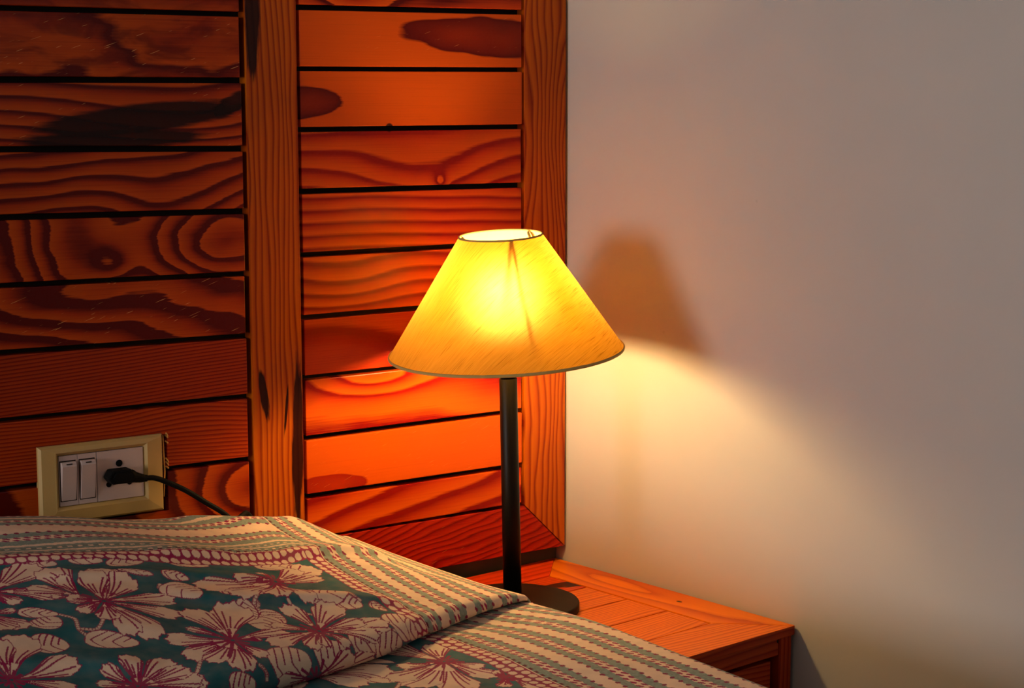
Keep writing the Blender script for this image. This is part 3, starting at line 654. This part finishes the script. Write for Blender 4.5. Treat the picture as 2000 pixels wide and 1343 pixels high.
def shape_petal(C, P, cu, cv, ang, L, half, lw, nv=5, notch=0.03, bend=0.0, base=0.0):
    """one petal: fan from (cu,cv) pointing to ang, length L, half angle half"""
    du = P[0] - cu; dv = P[1] - cv
    m = (np.abs(du) < L * 1.15) & (np.abs(dv) < L * 1.15)
    if not m.any(): return
    du = du[m]; dv = dv[m]; rr = np.hypot(du, dv); th = (np.arctan2(dv, du) - ang - bend * rr / L + np.pi) % (2 * np.pi) - np.pi
    wdt = half * (0.55 + 0.45 * np.clip(rr / L, 0, 1) ** 0.8); q = th / wdt
    edge = L * (1 - 0.30 * np.abs(q) ** 2.6) * (1 + notch * np.cos(q * 13.0) + 0.5 * notch * np.cos(q * 29.0))
    lim = np.minimum(edge - rr, rr * wdt * (1 - np.abs(q))); ins = (lim > 0) & (rr > base)
    idx = np.flatnonzero(m); sub = C[idx]
    sub[ins] = CREAM * (0.96 + 0.08 * rng.rand())
    for k in range(nv):
        qk = (k + 0.5) / nv * 2 - 1; bow = 0.16 * math.sin(3 + k * 2.1) * (rr / L)
        d = np.abs(q - qk * (1 + 0 * rr) - bow) * rr * wdt
        end = L * (0.80 + 0.15 * math.sin(k * 5.1 + ang * 3))
        sub[ins & (d < lw * 0.62) & (rr > L * 0.30) & (rr < end)] = CRIM
    sub[ins & (lim < lw)] = CRIM
    C[idx] = sub
def bloom(C, P, cu, cv, R, petals):
    for k, (pa, L, half) in enumerate(petals): shape_petal(C, P, cu, cv, pa, L, half, 0.0017, nv=5 if half > 0.35 else 4, notch=0.022, bend=0.15 * math.sin(k * 2.1 + cu * 50))
    flower_centre(C, P, cu, cv, R, cu * 30)
def flower(C, P, cu, cv, R, rot, n=5, sq=1.0, lw=0.0011):
    tw = 2 * np.pi / n
    for k in list(range(0, n, 2)) + list(range(1, n, 2)):
        shape_petal(C, P, cu, cv, rot + k * tw + 0.10 * math.sin(k * 7 + rot), R * (0.86 + 0.18 * abs(math.sin(k * 2.3 + rot * 5))), tw * 0.54, lw, nv=6, notch=0.035, bend=0.25 * math.sin(k + rot), base=0.0)
    flower_centre(C, P, cu, cv, R, rot)
def flower_centre(C, P, cu, cv, R, rot):
    du = P[0] - cu; dv = P[1] - cv; rr = np.hypot(du, dv); th = np.arctan2(dv, du)
    m = rr < R * 0.5; idx = np.flatnonzero(m); r_, t_ = rr[idx], th[idx]
    ns = 13; ph = ((t_ + rot) / (2 * np.pi) * ns) % 1.0 - 0.5; kk = np.floor((t_ + rot) / (2 * np.pi) * ns)
    r0 = R * (0.13 + 0.07 * np.sin(kk * 2.7)); r1 = R * (0.27 + 0.10 * np.sin(kk * 1.9 + rot))
    dist = np.abs(ph) * 2 * np.pi / ns * r_
    ant = (dist < 0.0020) & (r_ > r1 - 0.009) & (r_ < r1 + 0.004)
    fil = (dist < 0.00065) & (r_ > R * 0.03) & (r_ < r1)
    sub = C[idx]; sub[ant | fil] = CRIM; sub[r_ < R * 0.035] = TEAL; C[idx] = sub
def leaf(C, P, cu, cv, ang, L, Wd, lw=0.0017, nv=4):
    du = P[0] - cu; dv = P[1] - cv
    a = du * math.cos(ang) + dv * math.sin(ang); b_ = -du * math.sin(ang) + dv * math.cos(ang)
    t = a / L; prof = Wd * np.sqrt(np.clip(4 * t * (1 - t), 0, 1)) * (1.15 - 0.5 * t); lim = np.minimum(prof - np.abs(b_), np.minimum(a, L - a)); ins = lim > 0
    idx = np.flatnonzero(ins); 
    if not len(idx): return
    sub = C[idx]; a_, bb, l_, tt = a[idx], b_[idx], lim[idx], t[idx]
    sub[:] = CREAM
    for k in range(nv):
        t0 = 0.12 + k * 0.78 / nv; d = np.abs(tt - t0 - 0.35 * (np.abs(bb) / Wd) ** 1.3) * L
        sub[(d < lw * 0.6) & (((bb > 0) | (k % 2 == 0)))] = CRIM
    sub[l_ < lw * 0.9] = CRIM; C[idx] = sub
def stem(C, P, pts, wd=0.0026):
    pts = [tuple(p) for p in smoothpath([(p[0], p[1], 0) for p in pts], 5)]
    for p, q in zip(pts, pts[1:]):
        du, dv = q[0] - p[0], q[1] - p[1]; L2 = du * du + dv * dv + 1e-12
        m = (np.abs(P[0] - p[0]) < 0.03) & (np.abs(P[1] - p[1]) < 0.03); idx = np.flatnonzero(m)
        if not len(idx): continue
        t = np.clip(((P[0][idx] - p[0]) * du + (P[1][idx] - p[1]) * dv) / L2, 0, 1); d = np.hypot(P[0][idx] - p[0] - t * du, P[1][idx] - p[1] - t * dv)
        sub = C[idx]; sub[(d < wd) & (d > wd - 0.001)] = CRIM * 0.7 + CREAM * 0.1; sub[d <= wd - 0.001] = CREAM * 0.9; C[idx] = sub
UBV = ([0, 1], [UB, UB]); VBU = ([0, 1], [VB, VB])
#PATTERN_BEGIN
FLOWERS = [
    (0.692, 0.344, 0.070, [(-2.45, 0.094, 0.42), (2.87, 0.075, 0.4), (-1.49, 0.06, 0.5), (2.06, 0.041, 0.4)]),
    (0.606, 0.384, 0.001, [(-1.35, 0.086, 0.4), (-0.8, 0.062, 0.34), (-1.49, 0.052, 0.3), (-0.12, 0.033, 0.25)]),
    (0.586, 0.400, 0.074, [(1.93, 0.094, 0.3), (2.52, 0.082, 0.32), (-2.06, 0.081, 0.42), (-3.04, 0.081, 0.34), (1.57, 0.08, 0.3), (-2.4, 0.077, 0.4), (-1.63, 0.072, 0.4), (1.27, 0.05, 0.45), (0.39, 0.042, 0.42), (-0.3, 0.041, 0.5)]),
    (0.716, 0.388, 0.001, [(2.19, 0.059, 0.45), (1.76, 0.053, 0.5), (2.91, 0.035, 0.3)]),
    (0.490, 0.516, 0.066, [(-1.96, 0.1, 0.4), (-1.57, 0.088, 0.36), (-2.98, 0.073, 0.3), (-0.23, 0.07, 0.34), (0.23, 0.07, 0.36), (1.34, 0.066, 0.4), (0.79, 0.062, 0.34), (-0.99, 0.053, 0.2), (1.98, 0.048, 0.34), (3.02, 0.033, 0.22)]),
    (0.361, 0.372, 0.060, [(0.22, 0.108, 0.34), (-2.66, 0.103, 0.34), (0.56, 0.091, 0.32), (1.78, 0.074, 0.28), (-3.09, 0.072, 0.28), (-2.41, 0.072, 0.3), (1.19, 0.065, 0.45), (-0.32, 0.051, 0.4), (-1.3, 0.033, 0.4)]),
    (0.380, 0.508, 0.058, [(3.14, 0.091, 0.3), (0.25, 0.08, 0.3), (-2.16, 0.077, 0.42), (2.85, 0.07, 0.3), (-1.57, 0.068, 0.32), (-2.83, 0.065, 0.3), (-0.46, 0.054, 0.32), (0.76, 0.052, 0.34), (2.21, 0.04, 0.34), (1.2, 0.039, 0.34)]),
    (0.740, 0.536, 0.060, [(-1.97, 0.087, 0.42), (-3.04, 0.077, 0.34), (-1.64, 0.076, 0.4), (2.69, 0.064, 0.32)]),
    (0.625, 0.576, 0.060, [(2.98, 0.073, 0.34), (2.91, 0.069, 0.3), (-2.4, 0.065, 0.34), (-2.89, 0.065, 0.36), (-1.92, 0.055, 0.36), (-1.03, 0.047, 0.34), (-0.4, 0.041, 0.34)]),
    (0.409, 0.584, 0.062, [(2.34, 0.117, 0.3), (2.71, 0.106, 0.36), (-2.8, 0.096, 0.32), (1.96, 0.091, 0.34), (1.12, 0.076, 0.4), (-2.54, 0.064, 0.34), (0.07, 0.057, 0.4)]),
    (0.250, 0.632, 0.048, [(1.2, 0.107, 0.36), (-1.33, 0.099, 0.36), (0.81, 0.099, 0.34), (0.33, 0.087, 0.3), (1.69, 0.077, 0.3), (-1.86, 0.067, 0.42), (-0.15, 0.054, 0.28), (1.98, 0.048, 0.32)]),
    (0.222, 0.716, 0.040, [(1.78, 0.049, 0.4), (0.71, 0.037, 0.4), (-2.54, 0.035, 0.4), (-1.43, 0.028, 0.4)]),
]
LEAVES = [
    (0.634, 0.272, 2.66, 0.043, 0.013),
    (0.582, 0.284, 2.84, 0.041, 0.012),
    (0.543, 0.332, 2.74, 0.041, 0.007),
    (0.495, 0.344, 2.64, 0.033, 0.009),
    (0.500, 0.364, 2.03, 0.054, 0.024),
    (0.639, 0.472, 2.72, 0.058, 0.020),
    (0.682, 0.396, 2.66, 0.043, 0.013),
    (0.678, 0.444, -2.45, 0.038, 0.019),
    (0.697, 0.480, 3.14, 0.039, 0.023),
    (0.543, 0.304, -3.06, 0.048, 0.012),
    (0.423, 0.444, 1.91, 0.042, 0.018),
    (0.423, 0.456, 1.16, 0.048, 0.024),
    (0.327, 0.448, 2.79, 0.035, 0.016),
    (0.356, 0.436, -3.07, 0.058, 0.023),
    (0.447, 0.400, 2.29, 0.021, 0.011),
    (0.414, 0.412, 2.94, 0.020, 0.010),
    (0.471, 0.576, -2.85, 0.055, 0.030),
    (0.409, 0.564, -2.75, 0.052, 0.026),
    (0.356, 0.540, -2.96, 0.044, 0.022),
    (0.289, 0.512, -2.79, 0.046, 0.025),
    (0.322, 0.544, -2.90, 0.049, 0.025),
    (0.346, 0.564, 2.36, 0.068, 0.014),
    (0.529, 0.596, -3.02, 0.034, 0.017),
    (0.466, 0.304, 2.90, 0.049, 0.012),
    (0.284, 0.456, 2.18, 0.024, 0.009),
    (0.361, 0.320, -2.98, 0.073, 0.015),
    (0.265, 0.516, -2.79, 0.046, 0.018),
    (0.433, 0.424, 1.46, 0.044, 0.013),
]
STEMS = [
    [(0.634, 0.272), (0.634, 0.284), (0.649, 0.3)],
    [(0.644, 0.416), (0.634, 0.432), (0.639, 0.456), (0.634, 0.468)],
    [(0.639, 0.456), (0.62, 0.46), (0.606, 0.444)],
    [(0.418, 0.428), (0.418, 0.436), (0.433, 0.444), (0.418, 0.456)],
    [(0.414, 0.452), (0.423, 0.436), (0.409, 0.42)],
    [(0.534, 0.536), (0.543, 0.548), (0.558, 0.572)],
    [(0.486, 0.572), (0.481, 0.58), (0.481, 0.588)],
    [(0.298, 0.428), (0.298, 0.444), (0.294, 0.452)],
    [(0.361, 0.472), (0.38, 0.456), (0.38, 0.436)],
    [(0.318, 0.532), (0.289, 0.52), (0.26, 0.492)],
    [(0.284, 0.616), (0.303, 0.64), (0.342, 0.688)],
    [(0.51, 0.372), (0.505, 0.364)],
]
VBU = ([0.27, 0.308, 0.37, 0.438, 0.486, 0.543, 0.601, 0.639, 0.673], [0.288, 0.304, 0.316, 0.312, 0.304, 0.292, 0.284, 0.276, 0.272])
UBV = ([0.26, 0.36, 0.44, 0.484, 0.508, 0.56, 0.62, 0.77], [0.268, 0.272, 0.272, 0.262, 0.250, 0.224, 0.217, 0.217])
#PATTERN_END
def paint():
    U, V = np.meshgrid(US, VS, indexing='ij'); shp = U.shape
    # slight hand-printed unevenness
    U = U + 0.0006 * np.sin(V * 60); V_ = V + 0.0006 * np.sin(U * 47)
    u = U.ravel(); v = V_.ravel(); C = np.empty((u.size, 3)); C[:] = TEAL
    cl = 0.5 + 0.5 * np.sin(u * 61 + 3 * np.sin(v * 23)) * np.sin(v * 47 + 2 * np.sin(u * 31)); C *= (0.82 + 0.36 * cl)[:, None]
    P = (u, v)
    for s in STEMS: stem(C, P, s)
    for l in LEAVES: leaf(C, P, *l)
    for f in FLOWERS:
        if len(f) == 4: bloom(C, P, *f)
        else: flower(C, P, *f)
    ub = np.interp(v, UBV[0], UBV[1]); vb = np.interp(u, VBU[0], VBU[1])      # the printed lines run a little crooked over the folds
    side = (u < ub) & ((v > vb - BW * 0.6) | (u < ub - BW)); c = border((ub - u)[side], v[side], SIDE); C[side] = c
    head = (v < vb) & ~side; c = border((vb - v)[head], u[head], HEAD); C[head] = c
    blot = rng.rand(*[max(2, s // 3) for s in shp]); bl = np.repeat(np.repeat(blot, 3, 0), 3, 1)
    bl = np.pad(bl, ((0, max(0, shp[0] - bl.shape[0])), (0, max(0, shp[1] - bl.shape[1]))), mode='edge')[:shp[0], :shp[1]].ravel()
    isg = (np.abs(C - GREY).sum(1) < 1e-6); C[isg] *= (0.85 + 0.3 * bl[isg])[:, None]
    return C
X, Y, Z = surf(); nU, nV = X.shape
co = np.stack([X, Y, Z], -1).reshape(-1, 3)
ii = (np.arange(nU - 1)[:, None] * nV + np.arange(nV - 1)[None, :]).ravel()
faces = np.stack([ii, ii + nV, ii + nV + 1, ii + 1], 1).astype(np.int32)
me = bpy.data.meshes.new('bedspread'); SP0 = np.array([-1.1, -1.0, BEDZ])
me.vertices.add(len(co)); me.vertices.foreach_set('co', (co - SP0).astype(np.float32).ravel())
me.loops.add(faces.size); me.loops.foreach_set('vertex_index', faces.ravel())
me.polygons.add(len(faces)); me.polygons.foreach_set('loop_start', (np.arange(len(faces)) * 4).astype(np.int32)); me.polygons.foreach_set('loop_total', np.full(len(faces), 4, np.int32))
me.update(calc_edges=True); me.polygons.foreach_set('use_smooth', np.ones(len(faces), bool))
ca = me.color_attributes.new('print', 'FLOAT_COLOR', 'POINT'); rgba = np.ones((len(co), 4), np.float32); rgba[:, :3] = paint(); ca.data.foreach_set('color', rgba.ravel())
n = NT('block_printed_cotton'); at = n.new('ShaderNodeAttribute'); at.attribute_name = 'print'; tc = n.new('ShaderNodeTexCoord')
f1 = n.noise(tc.outputs['Object'], 900.0, 2.0); f2 = n.noise(tc.outputs['Object'], 60.0, 3.0)
me.materials.append(n.bsdf(n.mix(n.smooth(f2, 0.3, 0.75, 0.0, 0.18), at.outputs['Color'], (0.35, 0.25, 0.2)), 0.85, 0.2, bump=f1, bs=0.25, bd=0.0005))
spread = bpy.data.objects.new('bedspread', me); COL.objects.link(spread); spread.location = SP0
tag(spread, 'block-printed cotton bedspread, cream flowers on teal inside a striped border', 'bedspread')
